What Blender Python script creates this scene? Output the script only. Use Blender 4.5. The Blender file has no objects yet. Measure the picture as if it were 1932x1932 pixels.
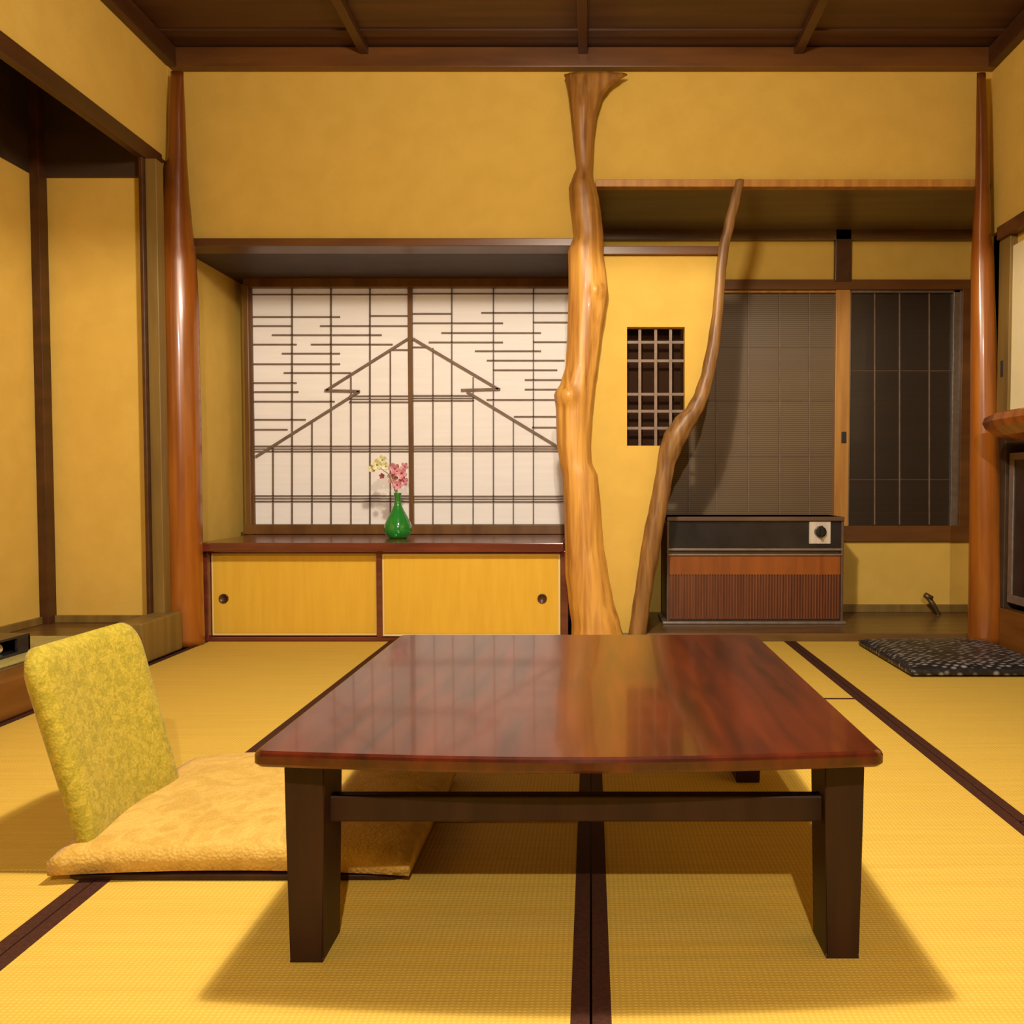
import bpy, bmesh, math, random
from mathutils import Vector, noise
random.seed(7)
S = bpy.context.scene
C = S.collection

# ------------------------------------------------------------ camera, lights, exposure
F = 1500.0; CX = 1115.0; CAMH = 0.70; TH = math.atan(51.0 / F)
cd = bpy.data.cameras.new('camera'); cam = bpy.data.objects.new('camera', cd); C.objects.link(cam)
cam.location = (0, 0, CAMH); cam.rotation_euler = (math.pi / 2 - TH, 0, 0)
cd.sensor_width = 36; cd.lens = 36 * F / 1932; cd.shift_x = -(CX - 966) / 1932; cd.clip_start = 0.02
S.camera = cam
w = bpy.data.worlds.new('world'); S.world = w; w.use_nodes = True
w.node_tree.nodes['Background'].inputs[0].default_value = (0.01, 0.012, 0.02, 1)
w.node_tree.nodes['Background'].inputs[1].default_value = 0.3

def lamp(name, loc, power, radius, col=(1.0, 0.87, 0.70)):
    l = bpy.data.lights.new(name, 'POINT'); l.energy = power; l.shadow_soft_size = radius; l.color = col
    o = bpy.data.objects.new(name, l); C.objects.link(o); o.location = loc
    return o
lamp('room_lamp_glow', (-0.10, 1.30, 2.16), 120, 0.12)             # the pendant's soft glow through its shade
def spot(name, loc, power, radius, size, blend, col=(1.0, 0.87, 0.70)):
    l = bpy.data.lights.new(name, 'SPOT'); l.energy = power; l.shadow_soft_size = radius; l.color = col
    l.spot_size = math.radians(size); l.spot_blend = blend
    o = bpy.data.objects.new(name, l); C.objects.link(o); o.location = loc
spot('room_lamp_down', (-0.10, 1.30, 2.13), 130, 0.035, 164, 0.12)  # and its open underside
lamp('next_room_lamp', (0.16, -1.10, 2.10), 228, 0.022)
S.view_settings.view_transform = 'Standard'; S.view_settings.look = 'None'
S.view_settings.exposure = 0.0; S.view_settings.gamma = 1.0; S.view_settings.use_curve_mapping = False

# ------------------------------------------------------------ helpers
def V(px, py, Y):
    """room point seen at photo position (px, py) on the plane at depth Y"""
    xc = (px - CX) / F; yc = (966 - py) / F
    d = Vector((xc, math.cos(TH) + yc * math.sin(TH), -math.sin(TH) + yc * math.cos(TH)))
    t = Y / d.y
    return Vector((d.x * t, Y, CAMH + d.z * t))
def PX(px, Y): return V(px, 915, Y).x
def PZ(py, Y): return V(CX, py, Y).z

def mat(name, col, rough=0.6, col2=None, scale=(8, 8, 8), detail=4, mix=(0.35, 0.65), bump=0.0, bscale=None,
        coat=0.0, spec=0.5, metal=0.0, kind='noise', trans=0.0, dist=1.0):
    m = bpy.data.materials.new(name); m.use_nodes = True
    nt = m.node_tree; b = nt.nodes['Principled BSDF']
    b.inputs['Base Color'].default_value = (*col, 1); b.inputs['Roughness'].default_value = rough
    b.inputs['Specular IOR Level'].default_value = spec; b.inputs['Metallic'].default_value = metal
    b.inputs['Coat Weight'].default_value = coat; b.inputs['Coat Roughness'].default_value = 0.06
    b.inputs['Transmission Weight'].default_value = trans
    tc = nt.nodes.new('ShaderNodeTexCoord'); mp = nt.nodes.new('ShaderNodeMapping')
    mp.inputs['Scale'].default_value = scale
    nt.links.new(tc.outputs['Object'], mp.inputs['Vector'])
    if kind == 'noise':
        t = nt.nodes.new('ShaderNodeTexNoise'); t.inputs['Scale'].default_value = 1; t.inputs['Detail'].default_value = detail
        t.inputs['Distortion'].default_value = dist * 0.3
        out = t.outputs['Fac']
    elif kind == 'voronoi':
        t = nt.nodes.new('ShaderNodeTexVoronoi'); t.inputs['Scale'].default_value = 1; out = t.outputs['Distance']
    else:
        t = nt.nodes.new('ShaderNodeTexWave'); t.inputs['Scale'].default_value = 1; t.bands_direction = kind
        t.inputs['Distortion'].default_value = dist; t.inputs['Detail'].default_value = 2; out = t.outputs['Fac']
    nt.links.new(mp.outputs[0], t.inputs['Vector'])
    if col2:
        r = nt.nodes.new('ShaderNodeValToRGB'); r.color_ramp.elements[0].position = mix[0]; r.color_ramp.elements[1].position = mix[1]
        r.color_ramp.elements[0].color = (*col2, 1); r.color_ramp.elements[1].color = (*col, 1)
        nt.links.new(out, r.inputs[0]); nt.links.new(r.outputs[0], b.inputs['Base Color'])
    if bump:
        bp = nt.nodes.new('ShaderNodeBump'); bp.inputs['Strength'].default_value = bump; bp.inputs['Distance'].default_value = 0.004
        src = out
        if bscale:
            n2 = nt.nodes.new('ShaderNodeTexNoise'); n2.inputs['Scale'].default_value = bscale; n2.inputs['Detail'].default_value = 5
            nt.links.new(tc.outputs['Object'], n2.inputs['Vector']); src = n2.outputs['Fac']
        nt.links.new(src, bp.inputs['Height']); nt.links.new(bp.outputs[0], b.inputs['Normal'])
    return m

PL = mat('sand_plaster', (0.65, 0.428, 0.090), 0.92, (0.61, 0.398, 0.08), (9, 9, 9), bump=0.15, bscale=260, spec=0.15)
CEIL = mat('ceiling_cedar', (0.080, 0.032, 0.013), 0.45, (0.052, 0.020, 0.008), (1.2, 26, 10), bump=0.1)
DW = mat('dark_brown_timber', (0.075, 0.026, 0.007), 0.38, (0.045, 0.016, 0.005), (14, 2, 14), bump=0.1)
DWX = mat('brown_timber_trim', (0.15, 0.058, 0.014), 0.35, (0.095, 0.036, 0.010), (2, 14, 14), bump=0.1)
DWB = mat('blackened_board', (0.055, 0.028, 0.012), 0.6, (0.035, 0.018, 0.008), (3, 12, 12))
NCEIL = mat('niche_ceiling_board', (0.20, 0.145, 0.075), 0.35, (0.15, 0.105, 0.05), (1.5, 18, 18))
RED = mat('red_brown_lacquer', (0.16, 0.035, 0.018), 0.22, (0.10, 0.022, 0.012), (3, 22, 22), coat=0.4)
PILL = mat('polished_log', (0.34, 0.105, 0.010), 0.27, (0.20, 0.055, 0.006), (22, 22, 2.2), coat=0.5, bump=0.25, detail=6, mix=(0.3, 0.7))
TRUNK = mat('bare_tree_trunk', (0.66, 0.34, 0.065), 0.45, (0.30, 0.115, 0.018), (34, 34, 1.7), bump=0.6, detail=8, mix=(0.30, 0.60), coat=0.05)
def darken_above(m, z0, z1, tint):
    """multiply the base colour by a darker tint towards the upper end"""
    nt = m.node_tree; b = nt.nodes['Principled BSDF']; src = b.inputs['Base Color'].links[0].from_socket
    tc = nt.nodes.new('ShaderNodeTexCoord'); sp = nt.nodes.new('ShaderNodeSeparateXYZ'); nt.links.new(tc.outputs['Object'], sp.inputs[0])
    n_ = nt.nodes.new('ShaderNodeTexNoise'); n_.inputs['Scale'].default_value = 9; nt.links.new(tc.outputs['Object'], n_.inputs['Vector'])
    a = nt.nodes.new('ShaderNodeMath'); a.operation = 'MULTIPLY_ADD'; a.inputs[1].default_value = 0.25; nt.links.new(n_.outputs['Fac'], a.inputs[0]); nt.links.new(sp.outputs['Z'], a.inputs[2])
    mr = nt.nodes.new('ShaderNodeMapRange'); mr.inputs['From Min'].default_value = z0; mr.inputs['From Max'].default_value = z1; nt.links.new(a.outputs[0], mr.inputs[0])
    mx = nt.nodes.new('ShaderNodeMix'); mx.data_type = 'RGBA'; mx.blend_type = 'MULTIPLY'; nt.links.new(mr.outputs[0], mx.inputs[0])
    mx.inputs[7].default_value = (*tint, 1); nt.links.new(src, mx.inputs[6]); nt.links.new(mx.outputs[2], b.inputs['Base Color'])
darken_above(TRUNK, 1.82, 2.05, (0.52, 0.47, 0.45))
darken_above(PILL, 1.80, 2.10, (0.55, 0.50, 0.45))
THIN = mat('bare_branch_wood', (0.30, 0.155, 0.045), 0.45, (0.13, 0.055, 0.016), (40, 40, 3.5), bump=0.4, detail=6, mix=(0.3, 0.65))
OLIVE = mat('olive_stained_wood', (0.22, 0.135, 0.03), 0.5, (0.15, 0.09, 0.02), (20, 20, 2))
ORW = mat('orange_stile_wood', (0.50, 0.25, 0.055), 0.4, (0.38, 0.17, 0.035), (30, 30, 2))
FRAME = mat('shoji_frame_wood', (0.17, 0.075, 0.016), 0.4, (0.11, 0.045, 0.01), (14, 14, 3))
PAPER = mat('shoji_paper', (0.84, 0.81, 0.79), 0.85, (0.80, 0.77, 0.74), (3, 3, 40), spec=0.2)
PAPER.node_tree.nodes['Principled BSDF'].inputs['Emission Color'].default_value = (1.0, 0.90, 0.86, 1)   # faint glow added to brighten the paper
PAPER.node_tree.nodes['Principled BSDF'].inputs['Emission Strength'].default_value = 0.06
LAT = mat('lattice_strip', (0.20, 0.13, 0.085), 0.6, (0.15, 0.095, 0.06), (20, 20, 20))
LATW = mat('lattice_strip_pale', (0.22, 0.15, 0.10), 0.6, (0.17, 0.11, 0.075), (20, 20, 20))
DOORY = mat('yellow_door_paper', (0.69, 0.43, 0.045), 0.75, (0.65, 0.39, 0.038), (40, 40, 4), spec=0.2)
DOORE = mat('pale_door_edge', (0.78, 0.58, 0.22), 0.7)
TABLE = mat('table_lacquered_rosewood', (0.105, 0.015, 0.003), 0.24, (0.03, 0.005, 0.0015), (26, 3.2, 20), coat=0.3, detail=7, mix=(0.3, 0.7))
LEG = mat('table_leg_wood', (0.036, 0.012, 0.004), 0.5, (0.022, 0.007, 0.003), (30, 30, 4), spec=0.3)
BLACK = mat('black_lacquer', (0.012, 0.011, 0.013), 0.25, (0.02, 0.018, 0.02), (10, 10, 10))
GREY = mat('greyed_metal', (0.30, 0.26, 0.22), 0.35, (0.24, 0.2, 0.17), (30, 30, 30), metal=0.6)
SILV = mat('brushed_silver_plate', (0.72, 0.66, 0.58), 0.35, (0.62, 0.56, 0.5), (60, 4, 4), metal=0.3)
HEATW = mat('heater_wood_panel', (0.30, 0.085, 0.014), 0.35, (0.22, 0.06, 0.01), (26, 26, 2))
HEATD = mat('heater_slat_wood', (0.20, 0.062, 0.022), 0.4, (0.13, 0.038, 0.014), (60, 26, 2))
CREAM = mat('cream_door_paper', (0.80, 0.70, 0.42), 0.8, (0.76, 0.66, 0.39), (8, 8, 8), spec=0.2)
HERI = mat('tatami_border_cloth', (0.060, 0.019, 0.009), 0.8, (0.038, 0.012, 0.006), (160, 160, 160), spec=0.2)
REED = mat('reed_blind', (0.15, 0.098, 0.048), 0.5, (0.085, 0.054, 0.026), (0.4, 0.4, 30), kind='Z', dist=1.2, coat=0.1)
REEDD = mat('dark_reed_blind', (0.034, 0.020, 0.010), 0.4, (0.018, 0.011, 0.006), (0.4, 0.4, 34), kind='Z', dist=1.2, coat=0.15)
GREENM = mat('green_woven_mat', (0.42, 0.36, 0.11), 0.85, (0.34, 0.28, 0.08), (150, 20, 150))
FLOORB = mat('niche_floor_board', (0.16, 0.085, 0.025), 0.3, (0.10, 0.05, 0.015), (2.5, 30, 30))

def tatami_mat():
    m = bpy.data.materials.new('tatami_rush'); m.use_nodes = True
    nt = m.node_tree; b = nt.nodes['Principled BSDF']; b.inputs['Roughness'].default_value = 0.7
    b.inputs['Specular IOR Level'].default_value = 0.25
    tc = nt.nodes.new('ShaderNodeTexCoord')
    def wave(d, sc, dist):
        t = nt.nodes.new('ShaderNodeTexWave'); t.bands_direction = d; t.inputs['Scale'].default_value = sc
        t.inputs['Distortion'].default_value = dist; t.inputs['Detail'].default_value = 1
        nt.links.new(tc.outputs['Object'], t.inputs['Vector']); return t
    a = wave('X', 38, 0.4); c = wave('Y', 55, 1.5)
    mp = nt.nodes.new('ShaderNodeMapping'); mp.inputs['Scale'].default_value = (2.5, 60, 1)
    nt.links.new(tc.outputs['Object'], mp.inputs[0])
    n = nt.nodes.new('ShaderNodeTexNoise'); n.inputs['Scale'].default_value = 1; n.inputs['Detail'].default_value = 4
    nt.links.new(mp.outputs[0], n.inputs['Vector'])
    mu = nt.nodes.new('ShaderNodeMath'); mu.operation = 'MULTIPLY'
    nt.links.new(a.outputs['Fac'], mu.inputs[0]); nt.links.new(c.outputs['Fac'], mu.inputs[1])
    r = nt.nodes.new('ShaderNodeValToRGB'); r.color_ramp.elements[0].color = (0.56, 0.368, 0.056, 1); r.color_ramp.elements[1].color = (0.69, 0.468, 0.083, 1)
    r.color_ramp.elements[0].position = 0.0; r.color_ramp.elements[1].position = 0.7
    nt.links.new(mu.outputs[0], r.inputs[0])
    mx = nt.nodes.new('ShaderNodeMix'); mx.data_type = 'RGBA'; mx.blend_type = 'MULTIPLY'; mx.inputs[0].default_value = 0.25
    r2 = nt.nodes.new('ShaderNodeValToRGB'); r2.color_ramp.elements[0].color = (0.7, 0.66, 0.55, 1); r2.color_ramp.elements[0].position = 0.3; r2.color_ramp.elements[1].position = 0.65
    nt.links.new(n.outputs['Fac'], r2.inputs[0])
    nt.links.new(r.outputs[0], mx.inputs[6]); nt.links.new(r2.outputs[0], mx.inputs[7])
    nt.links.new(mx.outputs[2], b.inputs['Base Color'])
    bp = nt.nodes.new('ShaderNodeBump'); bp.inputs['Strength'].default_value = 0.35; bp.inputs['Distance'].default_value = 0.002
    nt.links.new(mu.outputs[0], bp.inputs['Height']); nt.links.new(bp.outputs[0], b.inputs['Normal'])
    return m
TAT = tatami_mat()

def brocade(name, c1, c2, c3, s1=34, s2=120, bump=0.5):
    m = bpy.data.materials.new(name); m.use_nodes = True
    nt = m.node_tree; b = nt.nodes['Principled BSDF']; b.inputs['Roughness'].default_value = 0.75
    b.inputs['Specular IOR Level'].default_value = 0.3; b.inputs['Sheen Weight'].default_value = 0.1
    tc = nt.nodes.new('ShaderNodeTexCoord')
    n = nt.nodes.new('ShaderNodeTexNoise'); n.inputs['Scale'].default_value = s1; n.inputs['Detail'].default_value = 3; n.inputs['Distortion'].default_value = 1.2
    v = nt.nodes.new('ShaderNodeTexVoronoi'); v.inputs['Scale'].default_value = s2
    for t in (n, v): nt.links.new(tc.outputs['Object'], t.inputs['Vector'])
    r = nt.nodes.new('ShaderNodeValToRGB'); e = r.color_ramp.elements
    e[0].position = 0.38; e[0].color = (*c2, 1); e[1].position = 0.62; e[1].color = (*c1, 1)
    nt.links.new(n.outputs['Fac'], r.inputs[0])
    r2 = nt.nodes.new('ShaderNodeValToRGB'); r2.color_ramp.elements[0].position = 0.0; r2.color_ramp.elements[1].position = 0.6
    r2.color_ramp.elements[0].color = (1, 1, 1, 1); r2.color_ramp.elements[1].color = (*c3, 1)
    nt.links.new(v.outputs['Distance'], r2.inputs[0])
    mx = nt.nodes.new('ShaderNodeMix'); mx.data_type = 'RGBA'; mx.blend_type = 'MULTIPLY'; mx.inputs[0].default_value = 0.6
    nt.links.new(r.outputs[0], mx.inputs[6]); nt.links.new(r2.outputs[0], mx.inputs[7]); nt.links.new(mx.outputs[2], b.inputs['Base Color'])
    bp = nt.nodes.new('ShaderNodeBump'); bp.inputs['Strength'].default_value = bump; bp.inputs['Distance'].default_value = 0.003
    nt.links.new(v.outputs['Distance'], bp.inputs['Height']); nt.links.new(bp.outputs[0], b.inputs['Normal'])
    return m
GREENB = brocade('yellow_green_brocade', (0.53, 0.40, 0.038), (0.37, 0.295, 0.018), (0.66, 0.68, 0.45), 60, 210, 0.25)
GOLDC = brocade('gold_cushion_cloth', (0.66, 0.44, 0.10), (0.55, 0.35, 0.062), (0.85, 0.76, 0.6), 20, 170)

def link(name, bm, m, parent=None, origin=None, smooth=False):
    me = bpy.data.meshes.new(name); bmesh.ops.recalc_face_normals(bm, faces=bm.faces)
    off = origin
    if off is None:
        p = parent
        while p is not None and p.parent is not None: p = p.parent
        off = p.location.copy() if p is not None else None
    if off is None and parent is None and len(bm.verts):
        xs = [v.co.x for v in bm.verts]; ys = [v.co.y for v in bm.verts]; zs = [v.co.z for v in bm.verts]
        off = Vector(((min(xs) + max(xs)) / 2, (min(ys) + max(ys)) / 2, min(zs)))
    for v in bm.verts: v.co -= off
    bm.to_mesh(me); bm.free()
    if smooth:
        for p in me.polygons: p.use_smooth = True
    me.materials.append(m)
    o = bpy.data.objects.new(name, me); C.objects.link(o)
    if parent is not None: o.parent = parent
    else: o.location = off
    return o

def box(bm, x0, x1, y0, y1, z0, z1, bev=0.0, seg=2):
    b = bmesh.new(); r = bmesh.ops.create_cube(b, size=1.0)
    for v in b.verts:
        v.co = Vector((x0 + (v.co.x + .5) * (x1 - x0), y0 + (v.co.y + .5) * (y1 - y0), z0 + (v.co.z + .5) * (z1 - z0)))
    if bev: bmesh.ops.bevel(b, geom=list(b.edges), offset=bev, segments=seg, affect='EDGES', profile=0.5)
    me = bpy.data.meshes.new('t'); b.to_mesh(me); b.free(); bm.from_mesh(me); bpy.data.meshes.remove(me)

def boxes(name, lst, m, parent=None, bev=0.0, **k):
    bm = bmesh.new()
    for b in lst: box(bm, *b, bev=bev)
    return link(name, bm, m, parent, **k)

def thing(name, label, cat, loc, group=None):
    o = bpy.data.objects.new(name, None); C.objects.link(o); o.location = loc; o.empty_display_size = 0.1
    o['label'] = label; o['category'] = cat
    if group: o['group'] = group
    return o
def tag(o, label, cat, group=None):
    o['label'] = label; o['category'] = cat
    if group: o['group'] = group
    return o
def struct(o): o['kind'] = 'structure'; return o
def sempty(name, loc):
    o = bpy.data.objects.new(name, None); C.objects.link(o); o.location = loc; o['kind'] = 'structure'; return o

def bar(bm, a, b, w, d):
    """flat strip between two points in an XZ plane: w across, d in depth"""
    a = Vector(a); b = Vector(b); t = (b - a).normalized(); n = Vector((-t.z, 0, t.x)) * (w / 2); y = Vector((0, d / 2, 0))
    vs = [bm.verts.new(p + s * n + q * y) for p in (a, b) for s in (-1, 1) for q in (-1, 1)]
    for f in ((0, 1, 3, 2), (4, 6, 7, 5), (0, 2, 6, 4), (1, 5, 7, 3), (0, 4, 5, 1), (2, 3, 7, 6)): bm.faces.new([vs[i] for i in f])

def tube(bm, pts, rads, n=10):
    rings = []
    for i, p in enumerate(pts):
        p = Vector(p); a = Vector(pts[max(i - 1, 0)]); b = Vector(pts[min(i + 1, len(pts) - 1)]); t = (b - a).normalized()
        u = t.cross(Vector((0, 1, 0.01))).normalized(); v = t.cross(u)
        r = rads[i] if hasattr(rads, '__len__') else rads
        rings.append([bm.verts.new(p + (u * math.cos(2 * math.pi * k / n) + v * math.sin(2 * math.pi * k / n)) * r) for k in range(n)])
    for i in range(len(rings) - 1):
        for k in range(n): bm.faces.new((rings[i][k], rings[i][(k + 1) % n], rings[i + 1][(k + 1) % n], rings[i + 1][k]))
    bm.faces.new(rings[0]); bm.faces.new(rings[-1])

def lathe(bm, prof, c, n=32):
    rings = [[bm.verts.new((c[0] + r * math.cos(2 * math.pi * k / n), c[1] + r * math.sin(2 * math.pi * k / n), c[2] + z)) for k in range(n)] for r, z in prof]
    for i in range(len(rings) - 1):
        for k in range(n): bm.faces.new((rings[i][k], rings[i][(k + 1) % n], rings[i + 1][(k + 1) % n], rings[i + 1][k]))
    bm.faces.new(rings[0]); bm.faces.new(rings[-1])

def smoothstep_interp(tab, y):
    if y <= tab[0][0]: return tab[0][1:]
    for a, b in zip(tab, tab[1:]):
        if y <= b[0]:
            t = (y - a[0]) / (b[0] - a[0]); t = t * t * (3 - 2 * t) * 0.5 + t * 0.5
            return tuple(p + (q - p) * t for p, q in zip(a[1:], b[1:]))
    return tab[-1][1:]

def trunk_mesh(tab, Y, depth=0.85, top=0.35, n=40, rings=110, ridge=0.06, seed=0, knots=()):
    bm = bmesh.new(); R = []
    y0, y1 = tab[0][0], tab[-1][0]
    for i in range(rings + 1):
        py = y0 + (y1 - y0) * i / rings
        xl, xr = smoothstep_interp(tab, py)
        a = V(xl, py, Y); b = V(xr, py, Y); c = (a + b) / 2; r = (b.x - a.x) / 2
        ring = []
        dep = depth * (top + (1 - top) * min(1, (py - y0) / 70.0))
        for k in range(n):
            th = 2 * math.pi * k / n
            d = 1 + ridge * (noise.noise(Vector((math.cos(th) * 2.6 + seed, math.sin(th) * 2.6, c.z * 1.7))) +
                             0.5 * noise.noise(Vector((math.cos(th) * 7, math.sin(th) * 7 + seed, c.z * 3.0))))
            if abs(math.cos(th)) > 0.93: d = 1 + (d - 1) * 0.3
            p = Vector((c.x + r * d * math.cos(th), Y + r * dep * d * math.sin(th), c.z))
            for (kx, kz, kr, kh) in knots:
                q = math.hypot(p.x - kx, p.z - kz)
                if q < kr and p.y < Y: p.y -= kh * (0.5 + 0.5 * math.cos(math.pi * q / kr))
            p.z = max(p.z, 0.002); ring.append(bm.verts.new(p))
        R.append(ring)
    for i in range(rings):
        for k in range(n): bm.faces.new((R[i][k], R[i][(k + 1) % n], R[i + 1][(k + 1) % n], R[i + 1][k]))
    bm.faces.new(R[0]); bm.faces.new(R[-1])
    return bm

# ------------------------------------------------------------ room shell
YB = 3.56; YN = 4.15; XL = -1.84; XR = 1.765; ZC = 2.60; ZP = 2.515
struct(boxes('floor', [(-2.6, 2.2, -3.7, 4.4, -0.15, -0.05), (-1.9, 1.9, -3.7, -0.265, -0.05, -0.001)], DW))
bm = bmesh.new()
yy = -3.7
while yy < 4.4:                                                     # lapped ceiling boards
    box(bm, -2.6, 2.2, yy, yy + 0.445, ZC + 0.004, ZC + 0.03); box(bm, -2.6, 2.2, yy + 0.41, yy + 0.455, ZC - 0.004, ZC + 0.01); yy += 0.445
box(bm, -2.6, 2.2, -3.7, 4.4, ZC + 0.03, ZC + 0.06)
struct(link('ceiling', bm, CEIL))
for i, bx in enumerate((-2.0 + 0.03, -0.985, -0.035, 0.90)):
    if i: struct(boxes('trim_%d' % i, [(bx - 0.02, bx + 0.02, -3.5, YB, ZC - 0.032, ZC + 0.004)], DW, bev=0.004))
# back wall : upper plaster panels, niche backs and sides
ZL1, ZL2 = 1.775, 2.030
wb = [(XL - 0.1, -0.03, YB, YB + 0.07, ZL1, ZC), (-0.03, 2.05, YB, YB + 0.07, ZL2, ZC),
      (-1.95, -1.835, YB - 0.05, YN + 0.1, 0, 2.6),                    # left side of the left niche
      (-0.075, -0.02, YB + 0.06, YN + 0.1, 0, 2.6),                    # partition behind the trunk
      (1.99, 2.05, YB - 0.05, YN + 0.1, 0, 2.6), (XR + 0.02, 2.05, YB - 0.06, YB + 0.03, 0, 2.6),
      (-0.02, 2.0, YN, YN + 0.06, 0.0, PZ(1020, YN)), (-0.02, 2.0, YN, YN + 0.06, PZ(535, YN), 2.12),
      (-1.84, -0.07, YN + 0.06, YN + 0.1, 0, 2.6), (-0.03, 2.05, YN + 0.12, YN + 0.16, 0, 2.6)]
struct(boxes('wall_back', wb, PL))
# left wall: upper plaster and the alcove walls
struct(boxes('wall_left', [(XL - 0.06, XL, -0.1, YB, 2.10, ZC), (-2.36, -2.30, -0.1, 3.40, 0.1, 1.975), (-2.36, XL - 0.005, 3.35, 3.41, 0.1, 1.975),
                           (-2.36, XL, -0.16, -0.1, 0, ZC)], PL))
struct(boxes('wall_rear', [(-1.96, -1.9, -3.7, -0.17, 0, ZC), (1.86, 1.92, -3.7, -0.17, 0, ZC)], FLOORB))
struct(boxes('wall_right', [(XR, XR + 0.06, -0.1, YB, 1.80, ZC), (XR + 0.02, XR + 0.08, -0.1, YB, 0.985, 1.80), (XR + 0.0, XR + 0.08, -0.1, 1.35, 0, 1.80), (2.25, 2.30, 1.3, 3.6, 0, 1.1), (XR + 0.05, 2.3, 1.30, 1.35, 0, 1.1), (XR + 0.08, 2.3, 1.30, 3.48, 1.0, 1.1)], PL))
struct(boxes('wall_front', [(-2.4, 1.95, -3.78, -3.7, 0, ZC)], FLOORB))
hz = 2.02
struct(boxes('wall_header', [(-2.4, 1.95, -0.16, -0.10, hz + 0.05, ZC)], PL)).name = 'wall_middle'
n = 4
def trim(lst, m, bev=0.003):
    global n
    o = struct(boxes('trim_%d' % n, lst, m, bev=bev)); n += 1; return o
trim([(-2.4, 1.95, -0.19, -0.07, hz, hz + 0.05)], DW)
trim([(XL, XR, YB - 0.045, YB, ZP, ZC)], DWX)                                     # ceiling mouldings
trim([(XL, XL + 0.04, -0.1, YB - 0.045, ZP, ZC)], DW); trim([(XR - 0.04, XR, -0.1, YB - 0.045, ZP, ZC)], DW)
trim([(XL - 0.02, XL + 0.012, -0.1, 3.44, 2.04, 2.108)], DW)                       # left lintel
trim([(-2.36, XL - 0.02, 3.34, 3.40, 1.975, 2.45), (-2.36, -2.30, -0.1, 3.34, 1.975, 2.45), (-2.36, XL - 0.06, -0.1, 3.40, 2.45, 2.47)], DWB)
trim([(-2.305, -2.262, 3.30, 3.352, 0.11, 2.45)], DW)                             # corner post of the alcove
trim([(-1.848, -1.832, 3.29, 3.36, 0.11, 2.04)], DW)
trim([(-1.832, -1.785, 3.31, 3.365, 0.11, 2.04)], OLIVE)
trim([(-1.80, -0.03, YB - 0.04, YB + 0.08, PZ(464, YB - 0.04), PZ(449, YB - 0.04))], DWX)   # lintel, left niche
trim([(0.02, 1.72, YB - 0.04, YB + 0.005, PZ(352, YB - 0.04), PZ(338, YB - 0.04))], ORW)    # lintel, right niche
trim([(XR - 0.03, XR + 0.02, -0.1, 3.44, 1.745, 1.80)], DWX)                       # right lintel
trim([(-1.836, -0.07, YB + 0.06, YN + 0.08, 1.752, 1.774)], DWB)                    # left niche ceiling
trim([(-0.02, 1.99, YB + 0.005, YN + 0.12, PZ(352, YB - 0.04) + 0.005, PZ(352, YB - 0.04) + 0.02)], NCEIL)
trim([(-0.02, 1.99, YN - 0.03, YN + 0.01, PZ(452, YN - 0.03), PZ(424, YN - 0.03))], FLOORB)
trim([(PX(1572, YN - 0.03), PX(1602, YN - 0.03), YN - 0.03, YN + 0.01, PZ(530, YN - 0.03), PZ(432, YN - 0.03))], DW)
trim([(0.02, 1.99, YB - 0.02, YN, -0.02, 0.035)], FLOORB)                          # boarded niche floor
trim([(0.5, 1.99, YN - 0.02, YN, 0.035, 0.075)], OLIVE)
# raised alcove floor with its front beam
struct(boxes('floor_alcove', [(-2.36, XL, -0.1, 3.40, -0.02, 0.118)], FLOORB)).name = 'floor_raised'
KAM = mat('sill_beam_wood', (0.20, 0.075, 0.012), 0.35, (0.13, 0.045, 0.008), (20, 2, 20))
trim([(XL, -1.735, -0.1, 3.055, 0.0, 0.118)], KAM, 0.006)
trim([(-2.30, -2.288, -0.1, 3.33, 0.118, 0.15), (-2.29, -1.87, 3.338, 3.35, 0.118, 0.15)], OLIVE)

# sleeve wall between trunk and slender tree, with an opening for the lattice
THINT = [(340, 1388, 1404), (380, 1377, 1397), (420, 1366, 1387), (470, 1355, 1375), (520, 1350, 1369), (580, 1345, 1365), (640, 1336, 1360),
         (700, 1324, 1350), (740, 1311, 1340), (768, 1296, 1330), (790, 1272, 1318), (820, 1252, 1301), (850, 1243, 1285), (880, 1239, 1273),
         (920, 1232, 1266), (960, 1224, 1259), (1000, 1215, 1251), (1050, 1207, 1243), (1100, 1200, 1233), (1150, 1192, 1225), (1215, 1183, 1217)]
YS = YB
def thin_c(py): a, b = smoothstep_interp(THINT, py); return (a + b) / 2
bm = bmesh.new(); rows = [470 + i * 7.35 for i in range(102)]; rows = sorted(set(rows + [617, 841]))
hx0, hx1, hy0, hy1 = 1183, 1292, 617, 841
def q(bm, xa, xb, xc, xd, ya, yb):
    ps = [V(xa, ya, YS), V(xb, ya, YS), V(xd, yb, YS), V(xc, yb, YS)]
    f = [bm.verts.new(p) for p in ps]; g = [bm.verts.new(p + Vector((0, 0.05, 0))) for p in ps]
    bm.faces.new(f); bm.faces.new(g[::-1])
    for i in range(4): bm.faces.new((f[i], g[i], g[(i + 1) % 4], f[(i + 1) % 4]))
for ya, yb in zip(rows, rows[1:]):
    if yb > 1208: break
    ra, rb = thin_c(ya), thin_c(yb); mid = (ya + yb) / 2
    if hy0 < mid < hy1:
        q(bm, 1100, hx0, 1100, hx0, ya, yb)
        if min(ra, rb) > hx1: q(bm, hx1, ra, hx1, rb, ya, yb)
    else: q(bm, 1100, ra, 1100, rb, ya, yb)
bmesh.ops.remove_doubles(bm, verts=bm.verts, dist=0.0004)
struct(link('wall_sleeve', bm, PL)).name = 'wall_center'
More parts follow.
